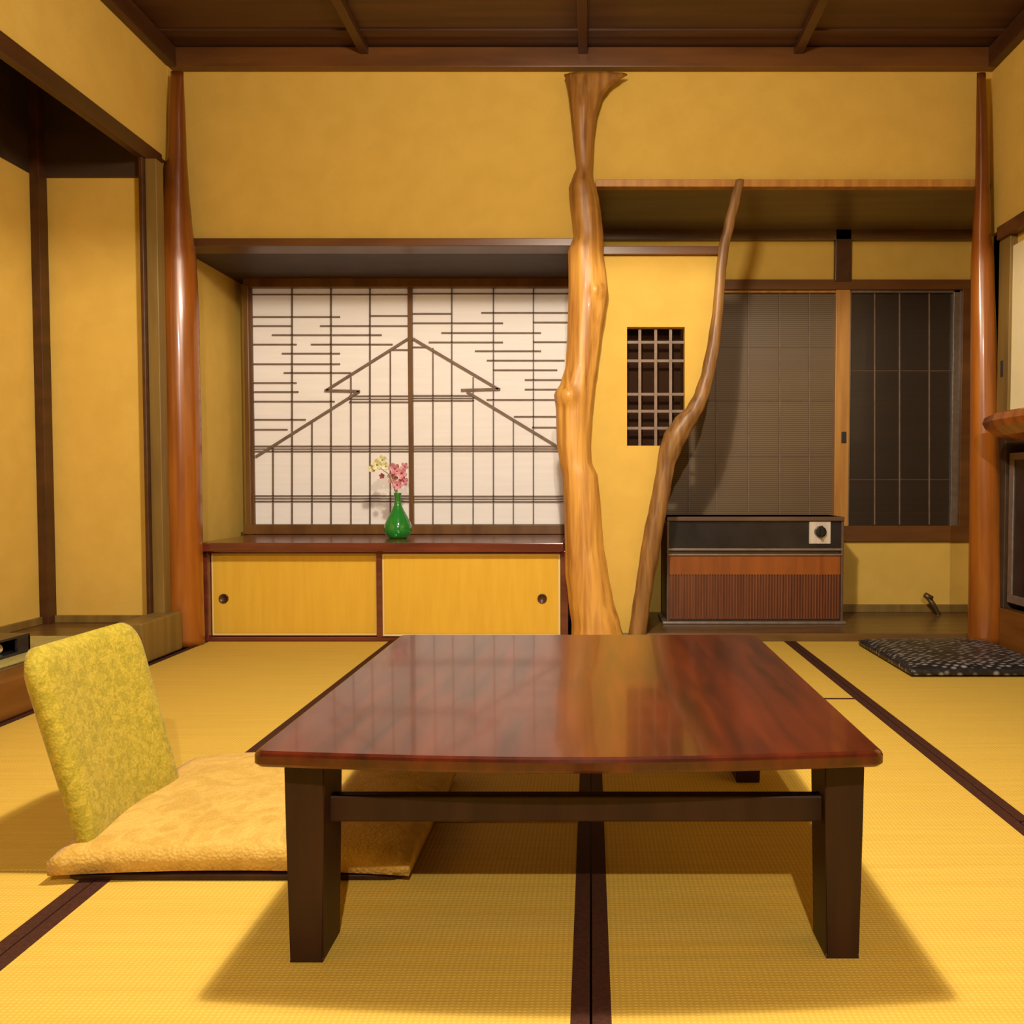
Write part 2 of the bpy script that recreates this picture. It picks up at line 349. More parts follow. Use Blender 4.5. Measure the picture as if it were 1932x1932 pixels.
trim([(0.0, PX(1362, YS - 0.02), YS - 0.02, YS + 0.07, PZ(480, YS - 0.02), PZ(464, YS - 0.02))], DWX)
w3 = sempty('window_3', V(1237, 841, YS + 0.03))
bm = bmesh.new()
for x in (1207, 1237, 1265): bar(bm, V(x, 615, YS + 0.03), V(x, 843, YS + 0.03), 0.013, 0.008)
for y in (646, 681, 744, 776, 808): bar(bm, V(1181, y, YS + 0.038), V(1294, y, YS + 0.038), 0.012, 0.008)
link('lattice', bm, LATW, w3)
a = V(hx0, hy0, YS + 0.06); b = V(hx1, hy1, YS + 0.06)
boxes('shade_backing_panel', [(a.x - 0.05, b.x - 0.015, YS + 0.11, YS + 0.12, b.z - 0.01, a.z + 0.06), (a.x - 0.05, a.x - 0.04, YS + 0.05, YS + 0.12, b.z - 0.01, a.z + 0.06),
    (a.x - 0.05, b.x - 0.015, YS + 0.05, YS + 0.12, a.z + 0.06, a.z + 0.07)], mat('shade_dark_board', (0.030, 0.013, 0.006), 0.9, spec=0.1), w3)  # added dark panel, its colour stands for the shade inside the opening

# ------------------------------------------------------------ shoji window (window_1)
YJ = YN - 0.03
w1 = sempty('window_1', V(775, 1005, YJ))
def pxbox(x0, x1, y0, y1, Ya, Yb):
    a = V(x0, y0, Ya); b = V(x1, y1, Ya); return (a.x, b.x, Ya, Yb, b.z, a.z)
boxes('window_frame', [pxbox(458, 474, 522, 1006, YJ - 0.03, YJ + 0.05), pxbox(1078, 1094, 522, 1006, YJ - 0.03, YJ + 0.05),
                       pxbox(458, 1094, 516, 541, YJ - 0.032, YJ + 0.05), pxbox(458, 1094, 990, 1008, YJ - 0.032, YJ + 0.05)], FRAME, w1, bev=0.003)
def cx(v): return 440 + v / 2.927
def cy(v): return 520 + v / 2.927
def lat_bar(bm, x0, y0, x1, y1, w=0.0075, yo=0.0): bar(bm, V(cx(x0), cy(y0), YJ + yo), V(cx(x1), cy(y1), YJ + yo), w, 0.008)
def left_out(x):   # height of the mountain outline over x, crop units
    return 640 + (690 - x) * 0.643
for side in (0, 1):
    xa, xb = ((105, 978), (982, 1860))[side]
    sash = boxes('sash', [pxbox(cx(xa) if side else cx(100), cx(xa) + 3 if side else cx(100) + 3, cy(60), cy(1375), YJ - 0.006, YJ + 0.02),
                          pxbox(cx(962) if not side else cx(1862), cx(996) if not side else cx(1875), cy(60), cy(1375), YJ - 0.014, YJ + 0.02)], FRAME, w1)
    a = V(cx(xa), cy(60), YJ + 0.012); b = V(cx(xb), cy(1372), YJ + 0.012)
    boxes('paper', [(a.x, b.x, YJ + 0.008, YJ + 0.014, b.z, a.z)], PAPER, sash)
    bm = bmesh.new()
    if side == 0:
        for x in (325, 540, 755): lat_bar(bm, x, 60, x, 1370, 0.0075)
        for x, y in ((220, 945), (435, 805), (650, 560), (868, 415)): lat_bar(bm, x, y, x, 1370, 0.0065)
        H = [(105, 590, 228), (105, 325, 278), (480, 975, 278), (215, 820, 328), (105, 350, 380), (430, 880, 380), (270, 590, 430), (105, 590, 488), (280, 650, 537),
             (105, 350, 592), (105, 360, 642), (105, 560, 695), (105, 400, 795), (105, 300, 850), (755, 975, 222), (870, 975, 410), (105, 975, 105)]
        for p in ((980, 340, 515, 632), (505, 634, 700, 638), (695, 640, 125, 1000)): lat_bar(bm, *p, w=0.012, yo=-0.004)
        D = [(640, 975, 665, 698), (105, 975, 942, 970), (105, 975, 1216, 1246)]
    else:
        for x in (1207, 1437, 1658): lat_bar(bm, x, 60, x, 1370, 0.0065)
        for x, y in ((1103, 400), (1325, 560), (1547, 790)): lat_bar(bm, x, y if y != 560 else 560, x, 1370, 0.006)
        H = [(982, 1205, 210), (1370, 1860, 205), (982, 1490, 262), (1655, 1860, 258), (1150, 1700, 316), (1080, 1490, 368), (1655, 1860, 366), (1335, 1700, 416),
             (1400, 1830, 468), (1435, 1790, 521), (1610, 1860, 575), (1610, 1860, 628), (1400, 1860, 685), (1550, 1860, 778), (1650, 1860, 838), (982, 1070, 395), (982, 1860, 100)]
        for p in ((980, 340, 1465, 626), (1475, 626, 1258, 632), (1290, 640, 1860, 985)): lat_bar(bm, *p, w=0.012, yo=-0.004)
        D = [(982, 1330, 663, 690), (982, 1860, 942, 968), (982, 1860, 1218, 1248)]
    for x0, x1, y in H: lat_bar(bm, x0, y, x1, y, 0.006)
    for x0, x1, y, y2 in D:
        lat_bar(bm, x0, y, x1, y, 0.006); lat_bar(bm, x0, y2, x1, y2, 0.006)
        lat_bar(bm, x0, (y + y2) / 2, x1, (y + y2) / 2, 0.004)
    link('lattice', bm, LAT, sash)

# ------------------------------------------------------------ garden window (window_2)
w2 = sempty('window_2', V(1590, 1022, YN))
boxes('window_frame', [pxbox(1250, 1832, 527, 546, YN - 0.02, YN + 0.06), pxbox(1250, 1832, 992, 1022, YN - 0.02, YN + 0.06),
                       pxbox(1817, 1832, 527, 1022, YN - 0.018, YN + 0.06), pxbox(1240, 1252, 527, 1022, YN - 0.018, YN + 0.06)], DWX, w2, bev=0.003)
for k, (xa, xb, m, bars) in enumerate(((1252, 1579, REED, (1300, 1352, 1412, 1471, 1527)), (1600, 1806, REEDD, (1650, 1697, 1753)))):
    Y0 = YN + 0.01 + 0.0 * k
    if k == 0:
        s = boxes('sash', [pxbox(1578, 1600, 546, 994, YN - 0.012, YN + 0.03), pxbox(1252, 1600, 546, 552, YN, YN + 0.03), pxbox(1252, 1600, 984, 994, YN, YN + 0.03)], ORW, w2, bev=0.002)
    else:
        s = boxes('sash', [pxbox(1800, 1812, 546, 994, YN, YN + 0.03), pxbox(1596, 1602, 546, 994, YN, YN + 0.03), pxbox(1596, 1812, 546, 552, YN, YN + 0.03)], GREY, w2, bev=0.002)
    boxes('blind_panel', [pxbox(xa, xb, 548, 992, YN + 0.02, YN + 0.028)], m, s)
    bm = bmesh.new()
    for x in bars: bar(bm, V(x, 550, YN + 0.014), V(x, 990, YN + 0.014), 0.006, 0.006)
    for y in ((655, 756, 860) if k == 0 else (700, 905)): bar(bm, V(xa, y, YN + 0.017), V(xb, y, YN + 0.017), 0.002, 0.004)
    link('muntin', bm, LAT, s)
    if k == 0:
        bm = bmesh.new(); box(bm, PX(1585, YN), PX(1594, YN), YN - 0.018, YN - 0.011, PZ(836, YN), PZ(815, YN), bev=0.002)
        o = link('catch', bm, BLACK, s)

# ------------------------------------------------------------ tree trunks and log pillars
TR = [(141, 1064, 1185), (150, 1067, 1170), (165, 1070, 1150), (185, 1073, 1136), (220, 1077, 1126), (260, 1081, 1121), (300, 1086, 1119), (318, 1087, 1118), (335, 1080, 1119),
      (355, 1073, 1126), (380, 1075, 1131), (410, 1079, 1135), (445, 1083, 1138), (475, 1072, 1138), (520, 1073, 1144), (550, 1073, 1147), (580, 1072, 1142), (630, 1070, 1134),
      (690, 1067, 1127), (722, 1058, 1122), (745, 1045, 1120), (775, 1049, 1117), (830, 1050, 1114), (870, 1055, 1116), (900, 1061, 1128), (960, 1064, 1133),
      (1020, 1065, 1137), (1080, 1066, 1147), (1130, 1072, 1156), (1180, 1079, 1170), (1212, 1078, 1180)]
YT = 3.50
k1 = V(1130, 555, YT); k2 = V(1055, 750, YT)
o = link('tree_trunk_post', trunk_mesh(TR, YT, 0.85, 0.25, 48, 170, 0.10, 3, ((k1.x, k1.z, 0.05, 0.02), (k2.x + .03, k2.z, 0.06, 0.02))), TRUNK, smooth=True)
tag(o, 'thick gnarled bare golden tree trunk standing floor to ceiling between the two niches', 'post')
o = link('branch_post', trunk_mesh(THINT, YT + 0.02, 0.9, 1.0, 28, 150, 0.08, 9), THIN, smooth=True)
tag(o, 'slender crooked bare tree branch with a kink, standing left of the heater', 'post')
PLT = [(136, 322, 346), (290, 318, 351), (345, 310, 354), (420, 303, 360), (455, 300, 364), (490, 298, 368), (600, 296, 373), (900, 298, 378), (1100, 300, 381), (1217, 302, 384)]
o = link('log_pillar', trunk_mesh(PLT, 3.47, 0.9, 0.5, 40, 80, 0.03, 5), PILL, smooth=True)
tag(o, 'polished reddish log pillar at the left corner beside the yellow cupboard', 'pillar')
PRT = [(138, 1843, 1860), (330, 1841, 1866), (440, 1836, 1868), (490, 1833, 1874), (700, 1832, 1880), (1000, 1830, 1888), (1212, 1828, 1896)]
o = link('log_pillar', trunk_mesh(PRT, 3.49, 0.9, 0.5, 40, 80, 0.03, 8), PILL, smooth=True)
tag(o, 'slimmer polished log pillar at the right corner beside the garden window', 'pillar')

# ------------------------------------------------------------ tatami mats
def tatami(x0, x1, y0, y1, label, ends=0.0):
    t = thing('tatami_mat', label, 'tatami mat', ((x0 + x1) / 2, (y0 + y1) / 2, -0.05), 'straw mats covering the floor')
    g = 0.0015; h = 0.027
    boxes('straw_body', [(x0 + g, x1 - g, y0 + 0.004, y1 - 0.004, -0.05, 0.0)], TAT, t, bev=0.002)
    if ends: boxes('end_seam_strip', [(x0 + h, x1 - h, y1 - 0.014, y1 - g, -0.048, 0.0012)], HERI, t)  # added dark strip draws the gap between mat ends
    for a, b in ((x0 + g, x0 + h), (x1 - h, x1 - g)):
        boxes('border_cloth', [(a, b, y0 + 0.004, y1 - 0.004, -0.048, 0.0015)], HERI, t, bev=0.001)
YF = 3.54
tatami(0.0, 0.89, 2.59, YF, 'short straw mat behind the low table, ending at the brown seam right of it')
tatami(0.0, 0.89, 0.70, 2.59, 'straw mat under the right half of the low table', 1)
tatami(0.0, 0.89, -0.26, 0.70, 'straw mat at the right of the central seam, nearest the viewer')
tatami(0.89, 1.765, 1.63, YF, 'straw mat at the right with the black cushion lying on it')
tatami(0.89, 1.765, -0.26, 1.63, 'straw mat at the right edge in front of the one with the black cushion')
tatami(-0.878, 0.0, 1.63, YF, 'straw mat in front of the yellow cupboard, reaching under the table')
tatami(-0.878, 0.0, -0.26, 1.63, 'straw mat in the foreground under the left half of the low table')
tatami(-1.735, -0.878, 1.42, YF, 'straw mat along the raised alcove behind the legless chair')
tatami(-1.735, -0.878, -0.26, 1.42, 'straw mat in the lower left corner, beyond the dark seam')

# ------------------------------------------------------------ cupboard under the shoji window
cb = thing('low_cupboard', 'low built-in cupboard with two yellow sliding doors under the shoji window', 'cupboard', (-0.95, YB + 0.2, 0.0))
zt = PZ(1024, 3.50)
boxes('carcass', [(PX(378, YB), PX(393, YB), YB - 0.02, YB + 0.03, 0, zt - 0.04), (PX(1058, YB), PX(1072, YB), YB - 0.02, YB + 0.03, 0, zt - 0.04),
                  (PX(393, YB), PX(1058, YB), YB - 0.02, YN + 0.05, 0.0, 0.016), (PX(393, YB), PX(1058, YB), YB - 0.016, YB + 0.03, zt - 0.052, zt - 0.04),
                  (PX(378, YB), PX(1072, YB), YB + 0.04, YB + 0.06, 0, zt - 0.04)], RED, cb, bev=0.002)
for k, (xa, xb, kx, yo) in enumerate(((396, 711, 423, 0.010), (719, 1057, 1023, -0.008))):
    Y = YB + yo; y1 = 0.020; y2 = zt - 0.053
    d = boxes('door', [(PX(xa, Y), PX(xb, Y), Y, Y + 0.014, y1, y2)], DOORE, cb, bev=0.002)
    boxes('door_paper', [(PX(xa + 4, Y), PX(xb - 4, Y), Y - 0.002, Y + 0.004, y1 + 0.012, y2 - 0.008)], DOORY, d, bev=0.001)
    bm = bmesh.new(); c = V(kx, 1129, Y)
    ring = []
    for rr, yy2 in ((0.021, -0.002), (0.021, -0.008), (0.017, -0.009), (0.015, -0.004), (0.001, -0.004)):
        ring.append([bm.verts.new((c.x + rr * math.cos(t * math.pi / 12), Y + yy2, c.z + rr * math.sin(t * math.pi / 12))) for t in range(24)])
    for i in range(len(ring) - 1):
        for t in range(24): bm.faces.new((ring[i][t], ring[i][(t + 1) % 24], ring[i + 1][(t + 1) % 24], ring[i + 1][t]))
    link('finger_pull', bm, DW, d, smooth=True)
boxes('middle_stile', [(PX(710, YB), PX(721, YB), YB - 0.014, YB - 0.008, 0.016, zt - 0.05)], RED, cb)
sh = boxes('shelf_board', [(PX(370, 3.52), PX(1064, 3.52), 3.50, YN + 0.02, zt - 0.0395, zt)], RED, bev=0.005)
tag(sh, 'dark red lacquered shelf board on top of the yellow cupboard', 'shelf')

# vase and flowers
vy = 3.80; vb = V(751, 1012, vy); vx = vb.x
vase = thing('flower_vase', 'small green glass vase with a slim neck on the red shelf', 'vase', (vx, vy, zt))
GLASSG = mat('green_glass', (0.02, 0.27, 0.035), 0.12, (0.03, 0.35, 0.05), (6, 6, 6), coat=0.6, trans=0.35)
bm = bmesh.new()
lathe(bm, [(0.001, 0.003), (0.040, 0.0), (0.052, 0.008), (0.064, 0.032), (0.066, 0.048), (0.060, 0.072), (0.047, 0.100), (0.032, 0.128), (0.020, 0.152), (0.0145, 0.175),
           (0.0145, 0.200), (0.018, 0.212), (0.019, 0.216), (0.014, 0.216), (0.011, 0.200), (0.010, 0.17), (0.001, 0.168)], (vx, vy, zt + 0.0005), 40)
link('vase_body', bm, GLASSG, vase, smooth=True)
spray = thing('flower_spray', 'spray of pink and pale cream orchid blossoms standing in the green vase', 'flowers', (vx, vy, zt + 0.17))
STEM = mat('flower_stem', (0.22, 0.26, 0.08), 0.6); PINK = mat('pink_petal', (0.80, 0.42, 0.48), 0.6, (0.45, 0.14, 0.2), (60, 60, 60))
PALE = mat('cream_petal', (0.80, 0.76, 0.55), 0.6, (0.62, 0.60, 0.28), (60, 60, 60)); CORE = mat('dark_bloom_centre', (0.30, 0.05, 0.05), 0.6)
bm = bmesh.new()
tube(bm, [(vx, vy, zt + 0.17), (vx - 0.004, vy, zt + 0.23), V(742, 905, vy), V(752, 882, vy), V(740, 874, vy)], [0.003, 0.003, 0.0025, 0.002, 0.002], 6)
tube(bm, [(vx - 0.002, vy, zt + 0.17), (vx - 0.01, vy - 0.01, zt + 0.23), V(734, 895, vy - .01), V(720, 885, vy - .01), V(706, 874, vy - .01)], [0.003, 0.003, 0.0025, 0.002, 0.002], 6)
link('stem', bm, STEM, spray, smooth=True)
def blossom(px, py, dy, m, r, parent):
    c = V(px, py, vy + dy); bm = bmesh.new(); rot = random.random() * 6
    for k in range(5):
        a = rot + k * 2 * math.pi / 5
        u = Vector((math.cos(a), -0.35, math.sin(a))).normalized(); t = Vector((-math.sin(a), 0, math.cos(a)))
        P = [(0, 0), (0.35, 0.28), (0.75, 0.38), (1.0, 0.18), (1.05, 0), (1.0, -0.18), (0.75, -0.38), (0.35, -0.28)]
        nn = u.cross(t) * 0.0015
        A = [bm.verts.new(c + u * r * p + t * r * q_ + Vector((0, -0.25 * r * p * p, 0)) + nn) for p, q_ in P]
        B = [bm.verts.new(c + u * r * p + t * r * q_ + Vector((0, -0.25 * r * p * p, 0)) - nn) for p, q_ in P]
        bm.faces.new(A); bm.faces.new(B[::-1])
        for i in range(8): bm.faces.new((A[i], B[i], B[(i + 1) % 8], A[(i + 1) % 8]))
    o = link('blossom', bm, m, parent)
    o['label'] = 'pink blossom' if m is PINK else ('pale cream blossom' if m is PALE else 'dark red blossom')
    bm = bmesh.new(); bmesh.ops.create_uvsphere(bm, u_segments=8, v_segments=6, radius=r * 0.2)
    for v in bm.verts: v.co += c + Vector((0, -0.004, 0))
    link('blossom_centre', bm, CORE if m is not PALE else STEM, o, smooth=True)
for a in ((745, 884, 0, PINK, 0.028), (758, 893, -.012, PINK, 0.030), (742, 902, .01, PINK, 0.028), (762, 908, 0, PINK, 0.026), (750, 915, -.01, PINK, 0.024),
          (764, 880, .01, PINK, 0.02), (712, 877, -.01, PALE, 0.028), (722, 868, 0, PALE, 0.024), (703, 884, 0, PALE, 0.020), (728, 880, .0, PALE, 0.020), (721, 898, -.01, CORE, 0.014)):
    blossom(*a, spray)

# ------------------------------------------------------------ heater
HY = 3.79; ha = V(1258, 975, HY); hb = V(1590, 1181, HY)
ht = thing('room_heater', 'wide old wooden-fronted heater with black top panel under the garden window', 'heater', ((ha.x + hb.x) / 2, HY + 0.12, 0.035))
x0, x1 = ha.x, hb.x; z0 = 0.045; z1 = ha.z; zc = PZ(1036, HY)
boxes('casing', [(x0, x1, HY + 0.02, HY + 0.25, z0, z1), (x0, x0 + 0.012, HY - 0.005, HY + 0.03, z0, z1), (x1 - 0.012, x1, HY - 0.005, HY + 0.03, z0, z1),
                 (x0, x1, HY - 0.012, HY + 0.25, z1 - 0.02, z1)], mat('heater_casing', (0.13, 0.075, 0.05), 0.35, (0.10, 0.055, 0.035), (4, 20, 20)), ht, bev=0.003)
boxes('control_panel', [(x0 + 0.012, x1 - 0.012, HY + 0.006, HY + 0.03, zc, z1 - 0.02)], BLACK, ht)
boxes('metal_strip', [(x0 + 0.006, x1 - 0.006, HY - 0.008, HY + 0.02, zc - 0.006, zc + 0.004), (x0 + 0.006, x1 - 0.006, HY - 0.010, HY + 0.02, zc - 0.030, zc - 0.022)], GREY, ht, bev=0.001)
boxes('front_panel', [(x0 + 0.014, x1 - 0.014, HY, HY + 0.02, PZ(1084, HY), zc - 0.03)], HEATW, ht)
bm = bmesh.new(); sx = x0 + 0.020
box(bm, x0 + 0.014, x1 - 0.014, HY + 0.008, HY + 0.02, z0 + 0.01, PZ(1084, HY))
while sx < x1 - 0.02:
    box(bm, sx, sx + 0.007, HY - 0.004, HY + 0.012, z0 + 0.015, PZ(1084, HY)); sx += 0.0135
link('slat_grille', bm, HEATD, ht)
boxes('base_plate', [(x0 - 0.02, x1 + 0.01, HY - 0.02, HY + 0.26, 0.0355, z0 + 0.004)], GREY, ht, bev=0.003)
pa = V(1527, 984, HY); pb = V(1567, 1026, HY)
dp = boxes('dial_plate', [(pa.x, pb.x, HY - 0.002, HY + 0.01, pb.z, pa.z)], SILV, ht, bev=0.002)
bm = bmesh.new(); c = V(1547, 1003, HY); rg = []
for rr, yo in ((0.028, -0.002), (0.026, -0.02), (0.018, -0.026), (0.001, -0.026)):
    rg.append([bm.verts.new((c.x + rr * math.cos(t * math.pi / 12), HY + yo, c.z + rr * math.sin(t * math.pi / 12))) for t in range(24)])
for i in range(3):
    for t in range(24): bm.faces.new((rg[i][t], rg[i][(t + 1) % 24], rg[i + 1][(t + 1) % 24], rg[i + 1][t]))
box(bm, c.x - 0.005, c.x + 0.005, HY - 0.034, HY - 0.02, c.z - 0.027, c.z + 0.03)
link('dial_knob', bm, BLACK, dp, smooth=False)

# gas tap on the niche floor
bm = bmesh.new()
p = [V(1766, 1172, 4.05), V(1771, 1160, 4.05), V(1762, 1142, 4.05), V(1752, 1128, 4.05)]
p[0].z = 0.036
tube(bm, p, [0.014, 0.013, 0.012, 0.014], 10)
tube(bm, [V(1757, 1130, 4.05), V(1745, 1122, 4.05)], [0.017, 0.014], 10)
o = link('gas_tap', bm, mat('tarnished_brass', (0.13, 0.085, 0.03), 0.4, (0.09, 0.06, 0.02), (30, 30, 30), metal=0.5), smooth=True)
tag(o, 'small bent dark gas tap sticking up from the boarded floor under the garden window', 'gas tap')

# ------------------------------------------------------------ low table
tx0, tx1, ty0, ty1, tz = -0.472, 0.410, 1.092, 1.964, 0.330
tb = thing('low_table', 'square dark reddish lacquered low wooden table in the middle of the room', 'table', ((tx0 + tx1) / 2, (ty0 + ty1) / 2, 0.0))
def rrect(x0, x1, y0, y1, r, bow=0.0, n=6, nb=24):
    P = []
    for cx_, cy_, a0 in ((x1 - r, y0 + r, -90), (x1 - r, y1 - r, 0), (x0 + r, y1 - r, 90), (x0 + r, y0 + r, 180)):
        for i in range(n + 1):
            a = math.radians(a0 + 90 * i / n); P.append((cx_ + r * math.cos(a), cy_ + r * math.sin(a)))
    for i in range(1, nb):
        t = i / nb; P.append((x0 + r + (x1 - x0 - 2 * r) * t, y0 - bow * math.sin(math.pi * t)))
    return P
def slab(name, P, lays, m, parent, smooth=False):
    """stack of outlines: lays = [(z, inset)]"""
    cxm = sum(p[0] for p in P) / len(P); cym = sum(p[1] for p in P) / len(P)
    hx = (max(p[0] for p in P) - min(p[0] for p in P)) / 2; hy = (max(p[1] for p in P) - min(p[1] for p in P)) / 2
    bm = bmesh.new(); R = []
    for z, ins in lays:
        R.append([bm.verts.new((cxm + (x - cxm) * (1 - ins / hx), cym + (y - cym) * (1 - ins / hy), z)) for x, y in P])
    for a, b in zip(R, R[1:]):
        for i in range(len(P)): bm.faces.new((a[i], a[(i + 1) % len(P)], b[(i + 1) % len(P)], b[i]))
    bm.faces.new(R[0]); bm.faces.new(R[-1])
    return link(name, bm, m, parent, smooth=smooth)
P = rrect(tx0, tx1, ty0, ty1, 0.014, 0.026)
slab('tabletop', P, [(tz - 0.024, 0.012), (tz - 0.022, 0.004), (tz - 0.018, 0.0), (tz - 0.007, 0.0), (tz - 0.003, 0.002), (tz, 0.007)], TABLE, tb)
boxes('apron', [(tx0 + 0.05, tx1 - 0.05, ty0 + 0.06, ty0 + 0.08, tz - 0.038, tz - 0.022), (tx0 + 0.05, tx1 - 0.05, ty1 - 0.08, ty1 - 0.06, tz - 0.038, tz - 0.022),
                (tx0 + 0.04, tx0 + 0.06, ty0 + 0.06, ty1 - 0.06, tz - 0.038, tz - 0.022), (tx1 - 0.06, tx1 - 0.04, ty0 + 0.06, ty1 - 0.06, tz - 0.038, tz - 0.022)], LEG, tb)
def tleg(xo, xi, yo, yi):
    """outer/inner faces; the inner faces taper towards the foot"""
    bm = bmesh.new(); R = []
    for z, k in ((0.001, 0.0), (0.006, 0.15), (0.19, 0.55), (tz - 0.022, 1.0)):
        s = 0.006 * (1 - k); g = 1 if xi > xo else -1; h = 1 if yi > yo else -1
        xa, xb = xo + g * s, xi - g * s; ya, yb = yo, yi - h * s
        R.append([bm.verts.new((x, y, z)) for x, y in ((xa, ya), (xb, ya), (xb, yb), (xa, yb))])
    for a, b in zip(R, R[1:]):
        for i in range(4): bm.faces.new((a[i], a[(i + 1) % 4], b[(i + 1) % 4], b[i]))
    bm.faces.new(R[0]); bm.faces.new(R[-1])
    bmesh.ops.bevel(bm, geom=[e for e in bm.edges if abs(e.verts[0].co.z - e.verts[1].co.z) > 0.02], offset=0.003, segments=2, affect='EDGES')
    link('leg', bm, LEG, tb)
lx0, lx1, ly0, ly1 = -0.447, 0.402, 1.142, 1.92
tleg(lx0, lx0 + 0.060, ly0, ly0 + 0.085); tleg(lx1, lx1 - 0.060, ly0 + 0.01, ly0 + 0.085)
tleg(lx0, lx0 + 0.066, ly1, ly1 - 0.08); tleg(lx1, lx1 - 0.066, ly1, ly1 - 0.08)
zr0, zr1 = 0.196, 0.236
boxes('rail', [(lx0 + 0.05, lx1 - 0.05, ly0 + 0.03, ly0 + 0.05, zr0, zr1)], LEG, tb, bev=0.003)
boxes('rail', [(lx0 + 0.05, lx1 - 0.05, ly1 - 0.05, ly1 - 0.03, zr0, zr1)], LEG, tb, bev=0.003)

# ------------------------------------------------------------ legless chair (zaisu)
zx0, zx1, zy0, zy1 = -0.950, -0.318, 1.370, 1.90
ch = thing('legless_chair', 'legless floor chair with yellow-green brocade back and gold seat cushion left of the table', 'chair', ((zx0 + zx1) / 2, (zy0 + zy1) / 2, 0.0))
slab('seat_board', rrect(zx0 + 0.015, zx1 - 0.01, zy0 + 0.012, zy1 - 0.02, 0.03, 0.0), [(0.002, 0.002), (0.003, 0.0), (0.009, 0.0), (0.011, 0.002)], LEG, ch)
def cushion(name, x0, x1, y0, y1, z0, h, m, parent, corner=0.05, puff=0.5, N=28, edge=0.34, bow=0.0):
    bm = bmesh.new(); G = {}
    for s in (1, -1):
        for i in range(N + 1):
            for j in range(N + 1):
                u = i / N * 2 - 1; v = j / N * 2 - 1
                e = (1 - abs(u) ** 4) * (1 - abs(v) ** 4)
                t = e ** puff if e > 0 else 0
                px_ = x0 + (x1 - x0) * (u + 1) / 2; py_ = y0 + (y1 - y0) * (v + 1) / 2
                pin = 1 - 0.03 * (1 - u * u) if abs(v) > 0 else 1
                py_ -= bow * (1 - u * u) * (-v)* -1 if False else bow * (1 - u * u) * (1 if v < 0 else 0) * (-v)
                zc_ = z0 + h / 2 + (noise.noise(Vector((px_ * 7, py_ * 7, s))) * 0.004 if e > 0 else 0)
                z = zc_ + s * h / 2 * (edge * (1 - 0.8 * (u * v) ** 8) + (1 - edge) * t)
                if s < 0: z = z0 + 0.006 * (1 - t)
                G[s, i, j] = bm.verts.new((px_, py_, z))
    for s in (1, -1):
        for i in range(N):
            for j in range(N): bm.faces.new([G[s, i, j], G[s, i + 1, j], G[s, i + 1, j + 1], G[s, i, j + 1]])
    per = [(i, 0) for i in range(N)] + [(N, j) for j in range(N)] + [(i, N) for i in range(N, 0, -1)] + [(0, j) for j in range(N, 0, -1)]
    for a, b in zip(per, per[1:] + per[:1]): bm.faces.new((G[1, a[0], a[1]], G[1, b[0], b[1]], G[-1, b[0], b[1]], G[-1, a[0], a[1]]))
    return link(name, bm, m, parent, smooth=True)
cushion('seat_cushion', zx0, zx1, zy0 - 0.004, zy1, 0.0115, 0.058, GOLDC, ch, bow=-0.02)
# back: padded slab leaning towards the wall
bm = bmesh.new(); N = 30; M = 24; G = {}
b0 = Vector((-0.905, 1.395, 0.035)); wid = 0.335; hgt = 0.385; th = 0.050
up = Vector((-0.27, 0, 1.0)).normalized(); ln = Vector((0, 1, 0)); nr = Vector((1.0, 0, 0.27)).normalized()
for s in (1, -1):
    for i in range(N + 1):
        for j in range(M + 1):
            u = i / N * 2 - 1; v = j / M * 2 - 1                                        # v: up
            rad = 0.30; uu, vv = u, v
            if v > 1 - rad and abs(u) > 1 - rad:                                          # round the two upper corners
                a_ = (abs(u) - (1 - rad)) / rad; c_ = (v - (1 - rad)) / rad; L = max(a_, c_); D_ = math.hypot(a_, c_)
                if D_ > 0: a_, c_ = a_ * L / D_, c_ * L / D_
                uu = math.copysign(1 - rad + rad * a_, u); vv = 1 - rad + rad * c_
            e = (1 - abs(u) ** 6) * (1 - abs(v) ** 8); t = e ** 0.5
            flare = 1.0 - 0.03 * (1 - vv)
            p = b0 + ln * (wid / 2 * (1 + uu * flare)) + up * (hgt * (vv + 1) / 2) + nr * (s * th / 2 * (0.35 + 0.65 * t)) + up.cross(ln) * 0
            p += nr * (-0.018 * math.cos(uu * math.pi / 2))
            G[s, i, j] = bm.verts.new(p)
    for i in range(N):
        for j in range(M): bm.faces.new([G[s, i, j], G[s, i + 1, j], G[s, i + 1, j + 1], G[s, i, j + 1]])
per = [(i, 0) for i in range(N)] + [(N, j) for j in range(M)] + [(i, M) for i in range(N, 0, -1)] + [(0, j) for j in range(M, 0, -1)]
for a, b in zip(per, per[1:] + per[:1]): bm.faces.new((G[1, a[0], a[1]], G[1, b[0], b[1]], G[-1, b[0], b[1]], G[-1, a[0], a[1]]))
link('backrest', bm, GREENB, ch, smooth=True)

